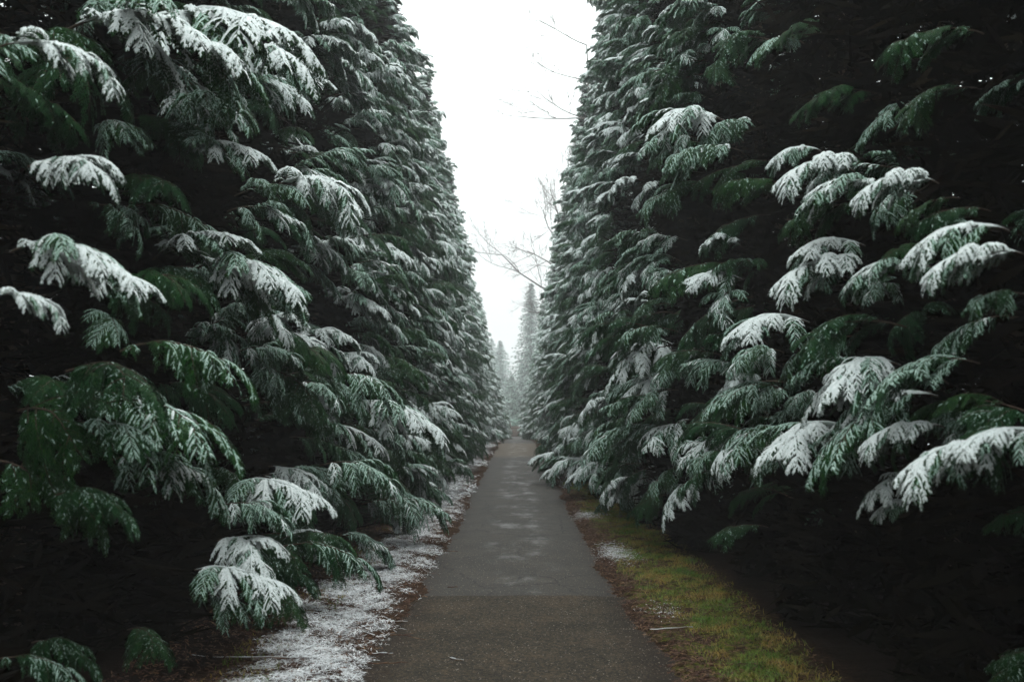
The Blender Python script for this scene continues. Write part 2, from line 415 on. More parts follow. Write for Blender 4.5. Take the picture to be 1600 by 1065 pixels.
M_chip, t, b = new_mat('pale_stone')
c1 = ramp(t, noise(t, 23, 2), [(0.35, (0.05, 0.04, 0.03)), (0.5, (0.16, 0.12, 0.085)), (0.65, (0.34, 0.30, 0.25))])
t.links.new(c1, b.inputs['Base Color']); b.inputs['Roughness'].default_value = 0.8
mb = MB(); n = 15000; r = np.random.default_rng(3)
y = 3.2 + 9.5 * r.random(n) ** 1.3; x = r.uniform(-1.05, 0.98, n); q = r.uniform(0.0015, 0.0045, n)[:, None]
zz = np.where(y < 8.9, 0.0115, 0.0005) - 0.010 * x ** 2
c = np.stack([x, y, zz], -1); a = r.uniform(0, 6.28, n)
u = np.stack([np.cos(a), np.sin(a), 0 * a], -1) * q * r.uniform(0.8, 1.8, n)[:, None]; v_ = np.stack([-np.sin(a), np.cos(a), 0 * a], -1) * q
V = np.stack([c - u, c - v_, c + u, c + v_, c + [0, 0, 1] * q * 0.9], 1)
f = np.arange(n)[:, None, None] * 5 + np.array([[0, 1, 4], [1, 2, 4], [2, 3, 4], [3, 0, 4]])[None]
mb.add(V.reshape(-1, 3), f.reshape(-1, 3), 0)
setp(link('grit', mb.mesh('grit', [M_chip])), 'fine loose grit scattered over the near path', 'grit', kind='stuff')

# loose twigs: (x, y, angle, length, snowy, label)
def twig_mesh(l, seed, snowy):
    r = np.random.default_rng(seed); n = 7
    tt = np.linspace(-0.5, 0.5, n)
    pts = np.stack([tt * l, np.cumsum(np.cumsum(r.normal(0, 0.03 * l, n))), 0.009 + np.abs(r.normal(0, 0.006, n))], -1)
    mb = MB(); mb.tube(pts, np.linspace(0.0045, 0.0018, n), 5, 0)
    for k in (2, 4):
        q = pts[k] + np.outer(np.linspace(0, 1, 4), [l * 0.2, r.choice([-1, 1]) * l * 0.16, 0.008]); mb.tube(q, [0.003, 0.0025, 0.002, 0.001], 4, 0)
    if snowy: mb.tube(pts + [0, 0, 0.005], np.linspace(0.0045, 0.002, n) * r.uniform(0.3, 1.3, n), 5, 1)
    return mb.mesh('twig', [M_litter, M_snowl], True)
for k, (x, y, a, l, sn, lab) in enumerate([
        (-0.40, 6.62, 0.1, 0.085, 1, 'small snow-covered twig lying alone on the near path'),
        (-0.93, 7.75, 0.25, 0.16, 1, 'white twig on the left path edge beside the joint'),
        (-0.90, 6.75, 0.05, 0.14, 1, 'short snowy stick on the path left of the lone snowy twig'),
        (-0.78, 7.25, -0.35, 0.30, 0, 'long dark curved twig lying on the near left of the path'),
        (-0.86, 6.45, -0.4, 0.22, 0, 'dark bent twig nearest the snowy left verge'),
        (-0.60, 9.30, 0.3, 0.10, 0, 'tiny dark hooked twig just beyond the joint on the left'),
        (-0.83, 11.6, -0.1, 0.28, 0, 'pale straight stick pointing onto the path from left verge'),
        (0.98, 9.1, 0.05, 0.30, 0, 'brown stick lying across the right path edge at the joint'),
        (1.12, 7.35, -0.06, 0.32, 1, 'long pale stick lying across the right litter band'),
        (1.03, 11.9, 0.0, 0.25, 1, 'thin pale stick beside the snow patch on right verge'),
        (1.40, 6.35, 0.15, 0.42, 0, 'dark stick sunk in the mossy grass near bottom right'),
        (-1.72, 6.55, 0.12, 0.75, 1, 'long snowy bare stem lying out of the left verge')]):
    o = link('twig', twig_mesh(l, 40 + k, sn)); o.location = (x, y, float(max(ground_z(np.array(x), np.array(y)), 0.011 if y < 8.9 else 0.0)) + 0.001)
    o.rotation_euler = (0, 0, a); setp(o, lab, 'twig', 'loose twigs on and beside the path')

# ------------------------------------------------------------------ cedar boughs
PIN = []; n_t = 2
for k in range(n_t + 1): PIN.append((k / n_t, 0.0))
for k in range(n_t):
    for s in (1, -1): PIN.append((min(1.0, k / n_t + 0.5), s * (0.26 - 0.08 * k / n_t)))
PIN = np.array(PIN)
PINF = np.array([[k, k + 1, n_t + 1 + 2 * k + j] for k in range(n_t) for j in (0, 1)])
LUMP = np.array([(0.0, 0, 0), (0.55, 1, 0), (0.55, -1, 0), (1.08, 0, 0), (0.55, 0, 1)])
LUMPF = np.array([[0, 1, 4], [0, 4, 2], [1, 3, 4], [2, 4, 3]])
Zv = np.array([0, 0, 1.0])
def unit(v): return v / (np.linalg.norm(v, axis=-1, keepdims=True) + 1e-9)

def make_bough(seed, Ln=1.3, snow=0.5, a0=14, a1=-58, droop=1.0, wide=0.42):
    """a drooping cedar bough: main stem, side branches, comb-like hanging fingers, each finger edged with scale sprays"""
    r = np.random.default_rng(seed); mb = MB()
    n = 16; t = np.linspace(0, 1, n)
    pitch = np.radians(a0 + (a1 - a0) * t ** 1.25); az = np.cumsum(r.normal(0, 0.09, n))
    D = np.stack([np.cos(pitch) * np.cos(az), np.cos(pitch) * np.sin(az), np.sin(pitch)], -1)
    P = np.concatenate([[[0, 0, 0]], np.cumsum(D[:-1] * Ln / (n - 1), 0)])
    mb.tube(P, np.linspace(0.011, 0.002, n), 5, 0)
    clump = r.uniform(0, 6.28)
    def along(P_, D_, t_):
        q = t_ * (len(P_) - 1); i = min(int(q), len(P_) - 2); f = q - i
        return P_[i] * (1 - f) + P_[i + 1] * f, unit(D_[i] * (1 - f) + D_[i + 1] * f)
    axes = [(P, D, Ln, 0.35, 1.0)]
    nb = 11
    for k in range(nb):
        tt = 0.14 + 0.74 * (k + r.uniform(-.3, .3)) / nb; side = 1 if k % 2 else -1
        p, T = along(P, D, tt); Bv = unit(np.cross(Zv, T))
        l2 = Ln * wide * 1.35 * (1 - tt) ** 0.5 * min(1, tt / 0.25) ** 0.4 * r.choice([0.35, 0.7, 0.9, 1.1, 1.3])
        ph = R(r.uniform(18, 50)); d = T * math.cos(ph) + Bv * side * math.sin(ph) + Zv * r.uniform(-0.35, 0.4)
        m = 9; q = [p]; ds = []
        for j in range(m):
            d = unit(d); ds.append(d); q.append(q[-1] + d * l2 / m)
            d = d - Zv * droop * r.uniform(0.10, 0.24) * (0.5 + j / m) + r.normal(0, 0.04, 3)
        q = np.array(q); ds = np.array(ds + [ds[-1]])
        mb.tube(q, np.linspace(0.0045, 0.0015, len(q)), 4, 0)
        axes.append((q, ds, l2, 0.0, 0.75 + 0.35 * math.sin(k * 1.3 + clump)))
    O, U, S, LL, SN, F = [], [], [], [], [], []
    for ai, (Pa, Da, la, t0, sf) in enumerate(axes):
        cntf = int(la * (1 - t0) / 0.028)
        for k in range(cntf):
            tt = t0 + (1 - t0) * (k + r.uniform(0.1, .9)) / cntf
            p, T = along(Pa, Da, tt); Bv = unit(np.cross(Zv, T)); side = 1 if k % 2 else -1
            prof = min(1, (1 - tt) / 0.65) ** 0.7 * min(1, 0.45 + tt * 1.5)
            lf = (0.07 + 0.18 * prof * min(1, la / 0.5)) * r.uniform(0.5, 1.3)
            ph = R(r.uniform(28, 44)); d = T * math.cos(ph) + Bv * side * math.sin(ph) + Zv * r.uniform(-0.15, 0.15)
            m = 5; q = [p]; ds = []
            for j in range(m):
                d = unit(d); ds.append(d); q.append(q[-1] + d * lf / m)
                d = d - Zv * droop * r.uniform(0.20, 0.34) * (0.6 + j / m) + r.normal(0, 0.022, 3)
            q = np.array(q); ds = np.array(ds + [ds[-1]])
            flat = 1 - min(1, abs(ds[2][2]) * 0.85)
            sn = snow * sf * (0.65 + 0.6 * flat) * r.uniform(0.75, 1.25)
            F.append((q, ds, sn, lf))
            cnt = max(6, int(lf / 0.0125))
            for c in range(cnt):
                s_ = (c + 0.5) / cnt; jj = s_ * m; i_ = min(int(jj), m - 1); f = jj - i_
                T2 = ds[i_]; B2 = unit(np.cross(Zv, T2)); sd = 1 if c % 2 else -1
                u = T2 * 0.78 + B2 * sd * 0.62 - Zv * 0.08 + r.normal(0, 0.06, 3)
                O.append(q[i_] * (1 - f) + q[i_ + 1] * f); U.append(u); S.append(T2)
                LL.append((0.024 + 0.15 * lf * (1 - s_) ** 0.6) * r.uniform(0.75, 1.25)); SN.append(sn * (0.85 + 0.3 * s_))
            O.append(q[-1] - ds[-1] * 0.006); U.append(ds[-1]); S.append(ds[-1] + np.array([0.3, 0.3, 0])); LL.append(0.032); SN.append(sn)
    O, U, LL, SN, S = np.array(O), unit(np.array(U)), np.array(LL), np.array(SN), np.array(S)
    Nn = unit(np.cross(S, U)); Nn *= np.where(Nn[:, 2:] < 0, -1, 1)
    S = unit(np.cross(Nn, U))
    def place(T_, F_, k, ws, hs, m, zoff=0.0, curv=0.0):
        o, u, s_, nn, l = O[k], U[k], S[k], Nn[k], LL[k]; uu = T_[:, 0]
        v = o[:, None] + u[:, None] * (uu[None] * l[:, None])[..., None] + s_[:, None] * (T_[None, :, 1] * ws[:, None])[..., None]
        if T_.shape[1] > 2: v = v + nn[:, None] * (T_[None, :, 2] * hs[:, None])[..., None]
        v[..., 2] -= curv * (uu ** 2)[None] * l[:, None]; v[..., 2] += zoff
        mb.add(v.reshape(-1, 3), (np.arange(len(o))[:, None, None] * len(T_) + F_[None]).reshape(-1, 3), m)
    al = np.ones(len(O), bool); place(PIN, PINF, al, LL, LL, 1, 0, 0.22)
    pr = r.random(len(O)); k = pr < SN * 0.75; big = k & (SN > 0.6); thin = k & ~big
    if big.any(): place(LUMP, LUMPF, big, LL[big] * 0.16 + 0.002, LL[big] * 0.12 + 0.002, 2, 0.0015, 0.2)
    if thin.any(): place(LUMP, LUMPF, thin, LL[thin] * 0.12 + 0.001, LL[thin] * 0.04 + 0.001, 3, 0.001, 0.2)
    for q, ds, sn, lf in F:
        m = len(q) - 1
        if sn < 0.24: continue
        wv = (0.0035 + 0.0095 * min(1.4, sn)) * np.clip(np.sin(np.linspace(0.5, 2.95, m + 1)), 0.2, 1) * r.uniform(0.6, 1.4, m + 1)
        hv = wv * 0.9; Bs = unit(np.cross(Zv, ds))
        v = np.stack([q + Bs * wv[:, None], q + Zv * hv[:, None] + Bs * (wv * r.uniform(-.3, .3))[:, None], q - Bs * wv[:, None]], 1)
        i_ = np.arange(m)[:, None] * 3 + np.arange(2)[None]
        mb.add(v.reshape(-1, 3), np.stack([i_, i_ + 1, i_ + 4, i_ + 3], -1).reshape(-1, 4), 2 if sn > 0.55 else 3)
    if snow >= 0.95:   # thick lumpy snow bridging the flat back of the bough
        for ai, (Pa, Da, la, t0, sf) in enumerate(axes):
            if sf < 0.7 or r.random() < 0.2: continue
            mm = 14; tq = np.linspace(0.12 if t0 else 0.05, 0.72 if t0 else 0.8, mm); q = np.array([along(Pa, Da, x)[0] for x in tq]); dq = unit(np.array([along(Pa, Da, x)[1] for x in tq]))
            Bq = unit(np.cross(Zv, dq)); kk = 7; vv = np.linspace(-1, 1, kk)
            hw = (0.020 + 0.085 * min(1, la / 1.3) * r.uniform(0.35, 0.6)) * np.clip(np.sin(np.linspace(0.25, 2.95, mm)), 0.1, 1) * r.uniform(0.55, 1.4, mm)
            g = q[:, None] + Bq[:, None] * (vv[None] * hw[:, None] * r.uniform(0.8, 1.2, (mm, kk)))[..., None]
            g[..., 2] += 0.014 * (1 - vv[None] ** 2) + r.uniform(-0.003, 0.006, (mm, kk)) - 0.55 * hw[:, None] * np.abs(vv[None]) ** 1.7
            i_ = np.arange(mm - 1)[:, None] * kk + np.arange(kk - 1)[None]
            keep = r.random(i_.size) > 0.12
            mb.add(g.reshape(-1, 3), np.stack([i_, i_ + 1, i_ + kk + 1, i_ + kk], -1).reshape(-1, 4)[keep], 2)
    if snow > 0.75:
        for Pa, Da, la, t0, sf in axes:
            if sf < 0.7: continue
            mm = len(Pa); wv = (0.010 + 0.008 * (t0 > 0)) * np.clip(np.sin(np.linspace(0.3, 2.9, mm)), 0.1, 1) * r.uniform(0.5, 1.5, mm)
            mb.tube(Pa + Zv * 0.005, wv, 5, 2)
    return mb.mesh('bough', [M_wood, M_leaf, M_snow, M_frost])

HEAVY = [make_bough(100 + k, snow=s, a1=a, droop=d, wide=w_) for k, (s, a, d, w_) in enumerate(((1.1, -58, 1.0, .42), (1.0, -42, .8, .46), (1.2, -66, 1.1, .40), (0.95, -50, 1.2, .44)))]
DUST = [make_bough(200 + k, snow=s, a1=a, droop=d, wide=w_) for k, (s, a, d, w_) in enumerate(((0.5, -55, 1.1, .42), (0.4, -45, 1.0, .46), (0.6, -65, 1.2, .36), (0.32, -50, 1.4, .42), (0.5, -30, 1.2, .4), (0.65, -72, 1.0, .38), (0.25, -48, 1.6, .42), (0.55, -40, 1.5, .34)))]
FROST = [make_bough(400 + k, snow=s, a1=a, droop=d, wide=w_) for k, (s, a, d, w_) in enumerate(((0.8, -50, 1.2, .42), (0.7, -35, 1.1, .44), (0.95, -62, 1.3, .38), (0.75, -45, 1.5, .40), (0.85, -70, 1.0, .36)))]
BARE = [make_bough(300 + k, snow=s, a1=a, droop=d) for k, (s, a, d) in enumerate(((0.03, -55, 1.1), (0.12, -45, 1.3), (0.18, -60, 1.0), (0.08, -35, 1.6)))]

# ------------------------------------------------------------------ cedars of the two hedges
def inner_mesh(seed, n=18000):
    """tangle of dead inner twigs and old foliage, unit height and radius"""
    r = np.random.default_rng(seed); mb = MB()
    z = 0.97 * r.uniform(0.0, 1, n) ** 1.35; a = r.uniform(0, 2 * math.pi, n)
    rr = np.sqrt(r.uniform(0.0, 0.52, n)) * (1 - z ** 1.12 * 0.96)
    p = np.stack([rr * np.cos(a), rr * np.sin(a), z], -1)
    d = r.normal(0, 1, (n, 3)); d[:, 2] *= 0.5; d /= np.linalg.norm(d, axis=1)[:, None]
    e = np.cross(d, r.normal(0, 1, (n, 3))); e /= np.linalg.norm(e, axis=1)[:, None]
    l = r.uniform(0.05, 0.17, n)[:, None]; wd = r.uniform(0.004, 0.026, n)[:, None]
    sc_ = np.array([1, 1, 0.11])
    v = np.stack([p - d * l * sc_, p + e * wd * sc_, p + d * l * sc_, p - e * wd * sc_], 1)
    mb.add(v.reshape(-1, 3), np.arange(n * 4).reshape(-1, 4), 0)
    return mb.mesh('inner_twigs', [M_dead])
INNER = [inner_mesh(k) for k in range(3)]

def trunk_mesh(seed):
    r = np.random.default_rng(seed); n = 14; z = np.linspace(-0.03, 0.97, n)
    p = np.stack([np.cumsum(r.normal(0, 0.006, n)), np.cumsum(r.normal(0, 0.006, n)), z], -1)
    mb = MB(); mb.tube(p, 0.11 * (1 - z.clip(0, 1)) ** 0.9 + 0.012, 9, 0)
    for k in range(26):   # dead stubs
        zz = r.uniform(0.05, 0.6); a = r.uniform(0, 6.28); l = r.uniform(0.3, 0.8)
        i_ = int(zz * (n - 1)); q = p[i_] + np.outer(np.linspace(0, 1, 4), [math.cos(a) * l, math.sin(a) * l, 0.02]); q[:, 2] = zz + np.linspace(0, 0.02, 4)
        mb.tube(q, [0.014, 0.011, 0.008, 0.003], 4, 0)
    return mb.mesh('trunk', [M_wood], True)
TRUNK = [trunk_mesh(k) for k in range(3)]

def void_left(d, z):  # dark hollows low in the near left trees
    return (d < 6.3 and z < 1.25) or (d < 5.2 and z < 2.6) or (d < 7.5 and z < 0.7)
def void_right(d, z):
    return (d < 8.6 and z < 1.75 - 0.06 * d) or (2.6 < d < 10.6 and z > 1.65 + 0.235 * d) or (4.4 < d < 7.6 and 2.35 < z < 2.9)

NB = [0]
def hang(root, base, z, az, reach, scale, mesh, pitch, roll=0.0):
    """one bough on a tree; its root sits inside the crown, its tip at radius reach"""
    o = bpy.data.objects.new('bough', mesh); C.objects.link(o); o.parent = root
    r0 = reach - 1.02 * scale
    o.location = (math.cos(az) * r0, math.sin(az) * r0, z)
    o.rotation_euler = Euler((roll, -pitch, az), 'XYZ'); o.scale = (scale,) * 3
    NB[0] += 1
    return o

def cedar(side, d, axis, H, Rb, nb, label, group, far=False, k=0, shrub=False):
    rr = random.Random(int(d * 100) + (7 if side > 0 else 3))
    gz = float(ground(d))
    x = side * axis
    root = empty('cedar_tree', (x, d, gz)); setp(root, label, 'tree', group)
    tr = link('trunk', TRUNK[k % 3], root); tr.scale = (1, 1, H)
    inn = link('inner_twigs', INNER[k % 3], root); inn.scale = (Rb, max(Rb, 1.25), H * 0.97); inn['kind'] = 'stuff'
    to_path = math.pi if side > 0 else 0.0
    for i in range(nb):
        front = i < nb * 0.84
        u = (i + rr.random()) / (nb * 0.84) if front else rr.random()
        z = 0.35 + (H - 0.55) * (u ** 1.06)
        if front:
            az = to_path + rr.triangular(-1.9, 1.9, -0.45 * side * -1)  # turned a little towards the viewer's end
        else:
            az = to_path + math.pi + rr.uniform(-1.3, 1.3)
        f = z / H
        rad = Rb * (1 - f ** 1.1)
        fy = d + math.sin(az) * rad
        dd0 = d + math.sin(az) * rad
        hol = mnoise.noise(Vector((fy * 0.62, z * 0.80, side * 7.3))) + 0.5 * mnoise.noise(Vector((fy * 1.5, z * 1.9, side * 3.1)))
        wob = (rr.gauss(0, 0.13) + 0.55 * hol) * min(1, 0.35 + rad)
        if front and not far and hol < (0.26 if dd0 < 9 else (0.12 if dd0 < 14 else -0.10)) and z < H * 0.8 and rr.random() < (0.92 if d < 14 else 0.72): continue
        scale = (0.48 + 0.42 * min(1, rad / 1.0)) * rr.uniform(0.72, 1.22) * min(0.80, 0.64 + 0.16 * max(0, d - 8) / 16)
        if far: scale *= 0.95
        reach = max(0.28, rad + 0.12 + wob)
        dd = d + math.sin(az) * reach
        if front and not far:
            v = void_left(dd, z) if side < 0 else void_right(dd, z)
            if v:
                if rr.random() < (0.85 if side < 0 else 0.80): continue
                reach -= 0.7
                mesh = rr.choice(BARE)
                hang(root, None, z, az, reach, scale * 0.8, mesh, rr.uniform(-0.1, 0.2), rr.uniform(-.2, .2)); continue
        # snow by exposure: the upper and outer boughs carry most
        q = rr.random()
        ph = (0.04 + 0.05 * min(1, z / 4)) if d < 9 else (0.22 if side < 0 else 0.17)
        pb = max(0.25, 0.68 - 0.09 * z) if d < 9 else max(0.20, 0.46 - 0.035 * z)
        if wob < -0.10: pb += 0.25
        if not front: ph, pb = 0.1, 0.6
        fr = min(0.95, 0.12 + max(0, (d - 8) / 18) * (0.85 if side < 0 else 0.6) + max(0, z - 3) * 0.05) * (0.95 if side < 0 else 0.8)
        mesh = rr.choice(HEAVY) if q < ph else (rr.choice(BARE) if q > 1 - pb else rr.choice(FROST if rr.random() < fr else DUST))
        pit = rr.uniform(-0.35, 0.30) + (0.35 * max(0, f - 0.6) / 0.4) - (0.1 if z < 1.2 else 0)
        hang(root, None, z, az, reach, scale, mesh, pit, rr.uniform(-0.4, 0.4))
    # leader
    for j in range(5):
        hang(root, None, H - 0.75 + 0.13 * j, rr.uniform(0, 6.28), 0.42, 0.45, rr.choice(DUST), 0.75, 0)
    return root

TREES = {}
def row(side):
    name = 'left' if side < 0 else 'right'
    d = -3.2; k = 0; idx = 0
    near = {
     -1: ['tall cedar at the left picture edge, its lower half lost in black shade',
          'cedar left of the path with a broad arching snow-laden bough at the top',
          'left-hand cedar with a bright fan-shaped snowy spray hanging in front of a black hollow',
          'left-hand cedar whose low white sprays overhang the snowy verge',
          'left-hand cedar rising behind the bright white low sprays, feet at the widest verge snow'],
      1: ['tall cedar at the right picture edge with black hollows and pinholes of sky',
          'right-hand cedar with the brightest drooping snow-laden boughs at middle height',
          'right-hand cedar beside the big dark hollow, its trunk zone black above the moss',
          'right-hand cedar with one large snow-covered spray high against the dark',
          'right-hand cedar whose low boughs reach out over the mossy verge']}[side]
    while d < 116:
        n_ = 1 + max(0, 14 - d) / 14 * 1.0
        if side < 0: axis, Rb, H = 3.2, 1.92, 12.6
        else: axis, Rb, H = 2.75, 1.68, 13.8
        axis += 0.62 * max(0, min(1, (15 - d) / 9))
        if d > 44:
            q = min(1, (d - 44) / 55); H = H * (1 - (0.42 if side < 0 else 0.32) * q); Rb *= 1 - 0.1 * q; axis -= (0.5 if side < 0 else 0.7) * q
        H *= random.uniform(0.92, 1.05); axis += random.uniform(-0.16, 0.16); Rb *= random.uniform(0.90, 1.10)
        far = d > 44
        nb = 280 if d < 16 else 240 if d < 30 else (190 if d <= 44 else 115)
        if d < -1: nb = 60
        vis = idx
        if d < 1.2: lab = f'snow-dusted cedar of the {name} hedge standing level with the viewpoint'
        else:
            if idx < 5: lab = near[idx]
            elif d < 25: lab = f'tall snow-dusted cedar in the nearer middle stretch of the {name} hedge'
            elif d < 52: lab = f'tall snow-dusted cedar in the farther middle stretch of the {name} hedge'
            else: lab = f'lower haze-faded cedar in the far stretch of the {name} hedge'
            idx += 1
        r_ = cedar(side, d, axis, H, Rb, nb, lab, f'cedars of the {name} hedge', far, k)
        TREES.setdefault(side, []).append((d, r_, axis))
        k += 1; d += random.uniform(1.9, 2.3) * (1.0 if d < 50 else 1.25)
row(-1); row(1)

# big single boughs that stand out of the hedge faces: side, distance, |x| of the middle, height, azimuth off the path direction, scale, mesh
def hero(side, y, x, z, az, s, mesh, pitch=0.0, roll=0.0):
    d, root, axis = min(TREES[side], key=lambda q: abs(q[0] - y))
    o = bpy.data.objects.new('bough', mesh); C.objects.link(o); o.parent = root
    a = (math.pi if side > 0 else 0.0) + az
    o.location = (side * (x - axis) - math.cos(a) * 0.55 * s, y - d - math.sin(a) * 0.55 * s, z)
    o.rotation_euler = Euler((roll, -pitch, a), 'XYZ'); o.scale = (s,) * 3
    # smaller, greener side boughs round its root
    rr = random.Random(int(y * 977 + z * 331))
    for _ in range(0 if z < 1.6 or y < 4.9 else 2):
        c = bpy.data.objects.new('bough', rr.choice(BARE + DUST[:4])); C.objects.link(c); c.parent = root
        a2 = a + rr.uniform(-0.7, 0.7); s2 = s * rr.uniform(0.55, 0.95)
        c.location = (o.location.x + side * rr.uniform(0.05, 0.35), o.location.y + rr.uniform(-0.35, 0.35), z - rr.uniform(-0.05, 0.30))
        c.rotation_euler = Euler((rr.uniform(-0.5, 0.5), rr.uniform(-0.1, 0.4), a2), 'XYZ'); c.scale = (s2,) * 3
H0, H1, H2, H3 = HEAVY; D0, D1, D2, D3, D4, D5 = DUST[:6]; B0, B1, B2 = BARE[:3]; F0, F1, F2 = FROST[:3]
for h in [
    (-1, 6.87, 2.25, 4.33, -0.7, 1.25, H1), (-1, 5.87, 2.3, 3.99, -0.3, 0.96, H0), (-1, 7.79, 2.1, 4.47, -0.5, 0.98, H3), (-1, 4.15, 2.0, 3.21, -0.2, 0.45, H2),
    (-1, 6.42, 2.1, 3.69, -0.5, 0.69, D2), (-1, 6.56, 2.0, 3.39, -0.4, 0.50, H1), (-1, 4.36, 2.0, 2.74, -0.3, 0.41, H3), (-1, 4.19, 1.95, 2.33, -0.4, 0.53, H0),
    (-1, 4.60, 1.95, 2.27, -0.2, 0.38, H1), (-1, 3.77, 1.9, 2.08, -0.2, 0.26, H2), (-1, 8.72, 1.9, 3.69, -0.8, 0.88, H2), (-1, 7.60, 1.95, 3.19, -0.3, 0.62, D5),
    (-1, 6.65, 1.9, 2.62, -0.6, 0.76, H0), (-1, 7.49, 1.85, 2.32, -0.9, 0.52, H3), (-1, 5.24, 1.85, 1.96, -0.5, 0.66, D3), (-1, 4.77, 1.9, 1.83, -0.3, 0.60, B1),
    (-1, 4.97, 1.85, 1.65, -0.4, 0.72, D0), (-1, 4.57, 1.85, 1.56, -0.5, 0.37, D1), (-1, 5.06, 1.85, 1.38, -0.5, 0.57, D5), (-1, 4.48, 1.9, 1.26, -0.3, 0.37, B2),
    (-1, 7.18, 1.75, 1.10, -0.6, 0.63, H1), (-1, 6.65, 1.75, 1.00, -0.3, 0.46, D2), (-1, 6.60, 1.8, 0.76, -0.7, 0.54, H3), (-1, 6.38, 1.8, 0.61, -0.4, 0.56, H1),
    (-1, 6.27, 1.85, 0.47, -0.3, 0.36, D0), (-1, 11.53, 1.55, 1.67, -0.5, 1.09, H0), (-1, 9.68, 1.55, 1.09, -0.4, 0.79, D2), (-1, 11.93, 1.45, 0.50, -0.5, 0.90, D4),
    (-1, 8.05, 1.6, 0.52, -0.5, 0.71, D3), (-1, 7.58, 1.75, 0.28, -0.5, 0.53, B1), (-1, 9.99, 1.6, 0.35, -0.4, 0.63, D5), (-1, 4.89, 2.2, 0.51, -0.3, 0.34, B2),
    (-1, 5.84, 2.1, 0.36, -0.4, 0.37, B1), (-1, 4.36, 2.1, 0.56, -0.3, 0.33, D3), (-1, 10.62, 1.7, 1.98, -0.5, 0.74, D0), (-1, 5.84, 2.1, 2.41, -0.4, 0.55, B0),
    (-1, 8.98, 1.9, 2.17, -0.5, 0.68, B0), (-1, 6.12, 2.2, 3.03, -0.4, 0.46, B1), (1, 10.42, 1.85, 4.78, 0.6, 0.92, H0), (1, 11.61, 1.8, 4.85, 0.4, 0.81, D2),
    (1, 9.82, 1.9, 4.24, 0.3, 0.74, D0), (1, 6.02, 1.9, 3.13, 0.7, 0.57, H3), (1, 4.96, 1.95, 2.80, 0.4, 0.41, H3), (1, 5.46, 1.9, 2.89, 0.5, 0.48, F0),
    (1, 6.38, 1.85, 3.34, 0.6, 0.36, F2), (1, 5.74, 1.85, 2.61, 0.5, 0.43, H1), (1, 5.70, 1.8, 2.47, 0.7, 0.58, H3), (1, 4.92, 1.9, 2.35, 0.3, 0.40, F0),
    (1, 4.16, 1.9, 2.41, 0.4, 0.42, F2), (1, 4.04, 1.9, 2.28, 0.2, 0.36, H3), (1, 4.04, 1.95, 2.11, 0.2, 0.28, D3), (1, 6.89, 1.8, 2.26, 0.6, 0.61, H1),
    (1, 7.54, 1.8, 2.08, 0.5, 0.52, D2), (1, 5.17, 1.8, 1.88, 0.6, 0.55, H0), (1, 5.54, 1.75, 1.80, 0.4, 0.45, H2), (1, 4.87, 1.85, 1.71, 0.2, 0.40, F2),
    (1, 4.66, 1.95, 1.86, 0.0, 0.38, D1), (1, 7.13, 1.7, 1.48, 0.6, 0.67, D2), (1, 5.78, 1.75, 1.52, 0.7, 0.66, H1), (1, 5.17, 1.8, 1.52, 0.2, 0.39, H0),
    (1, 4.71, 1.85, 1.56, 0.3, 0.36, H3), (1, 4.16, 1.85, 1.48, 0.6, 0.47, H3), (1, 3.88, 1.9, 1.55, 0.1, 0.32, H1), (1, 5.04, 1.85, 1.29, 0.2, 0.32, H2),
    (1, 5.00, 1.9, 1.18, 0.5, 0.22, F2), (1, 7.33, 1.75, 1.79, 0.5, 0.55, D1), (1, 7.64, 1.75, 0.74, 0.6, 0.39, B1), (1, 9.25, 1.85, 2.97, 0.5, 0.82, B1),
    (1, 12.21, 1.5, 2.36, 0.5, 1.00, H2), (1, 13.90, 1.35, 1.29, 0.5, 1.05, D2), (1, 4.38, 2.2, 0.59, 0.4, 0.17, B1), (1, 7.16, 2.4, 3.96, 0.3, 0.59, B0),
    (1, 5.18, 2.3, 3.66, 0.4, 0.49, B1), (1, 9.22, 2.2, 5.15, 0.5, 0.70, B2)
]:
    hero(*h)

# ------------------------------------------------------------------ bare deciduous trees behind the right hedge
def limb(mb, p, d, l, r0, depth, r, spread=0.55, up=0.12):
    n = 6; pts = [np.array(p, float)]; d = np.array(d, float); d /= np.linalg.norm(d)
    for _ in range(n):
        pts.append(pts[-1] + d * l / n); d = d + r.normal(0, 0.10, 3) + np.array([0, 0, up * 0.2]); d /= np.linalg.norm(d)
    mb.tube(pts, np.linspace(r0, r0 * 0.5, n + 1), 5 if depth > 1 else 3, 0)
    if depth == 0: return
    for k in range(6 if depth > 1 else 8):
        i_ = r.integers(2, n + 1); dd = d + r.normal(0, spread, 3); dd[2] += up
        limb(mb, pts[i_], dd, l * r.uniform(0.42, 0.62), max(0.007, r0 * 0.45) * r.uniform(0.75, 1), depth - 1, r, spread, up)
def bare_tree(x, y, H, seed, limbs, label, tr_r=0.16):
    r = np.random.default_rng(seed); root = empty('bare_tree', (x, y, float(ground(y)))); setp(root, label, 'tree', 'leafless trees behind the right hedge')
    mb = MB(); z = np.linspace(-0.2, H, 12); p = np.stack([np.cumsum(r.normal(0, 0.05, 12)), np.cumsum(r.normal(0, 0.05, 12)), z], -1)
    mb.tube(p, np.linspace(tr_r, tr_r * 0.2, 12), 8, 0); link('trunk', mb.mesh('trunk', [M_bare], True), root)
    for (z0, d, l, r0, dep) in limbs:
        mb = MB(); i_ = int(np.argmin(abs(z - z0))); limb(mb, p[i_], d, l, r0, dep, r)
        link('limb', mb.mesh('limb', [M_bare]), root)
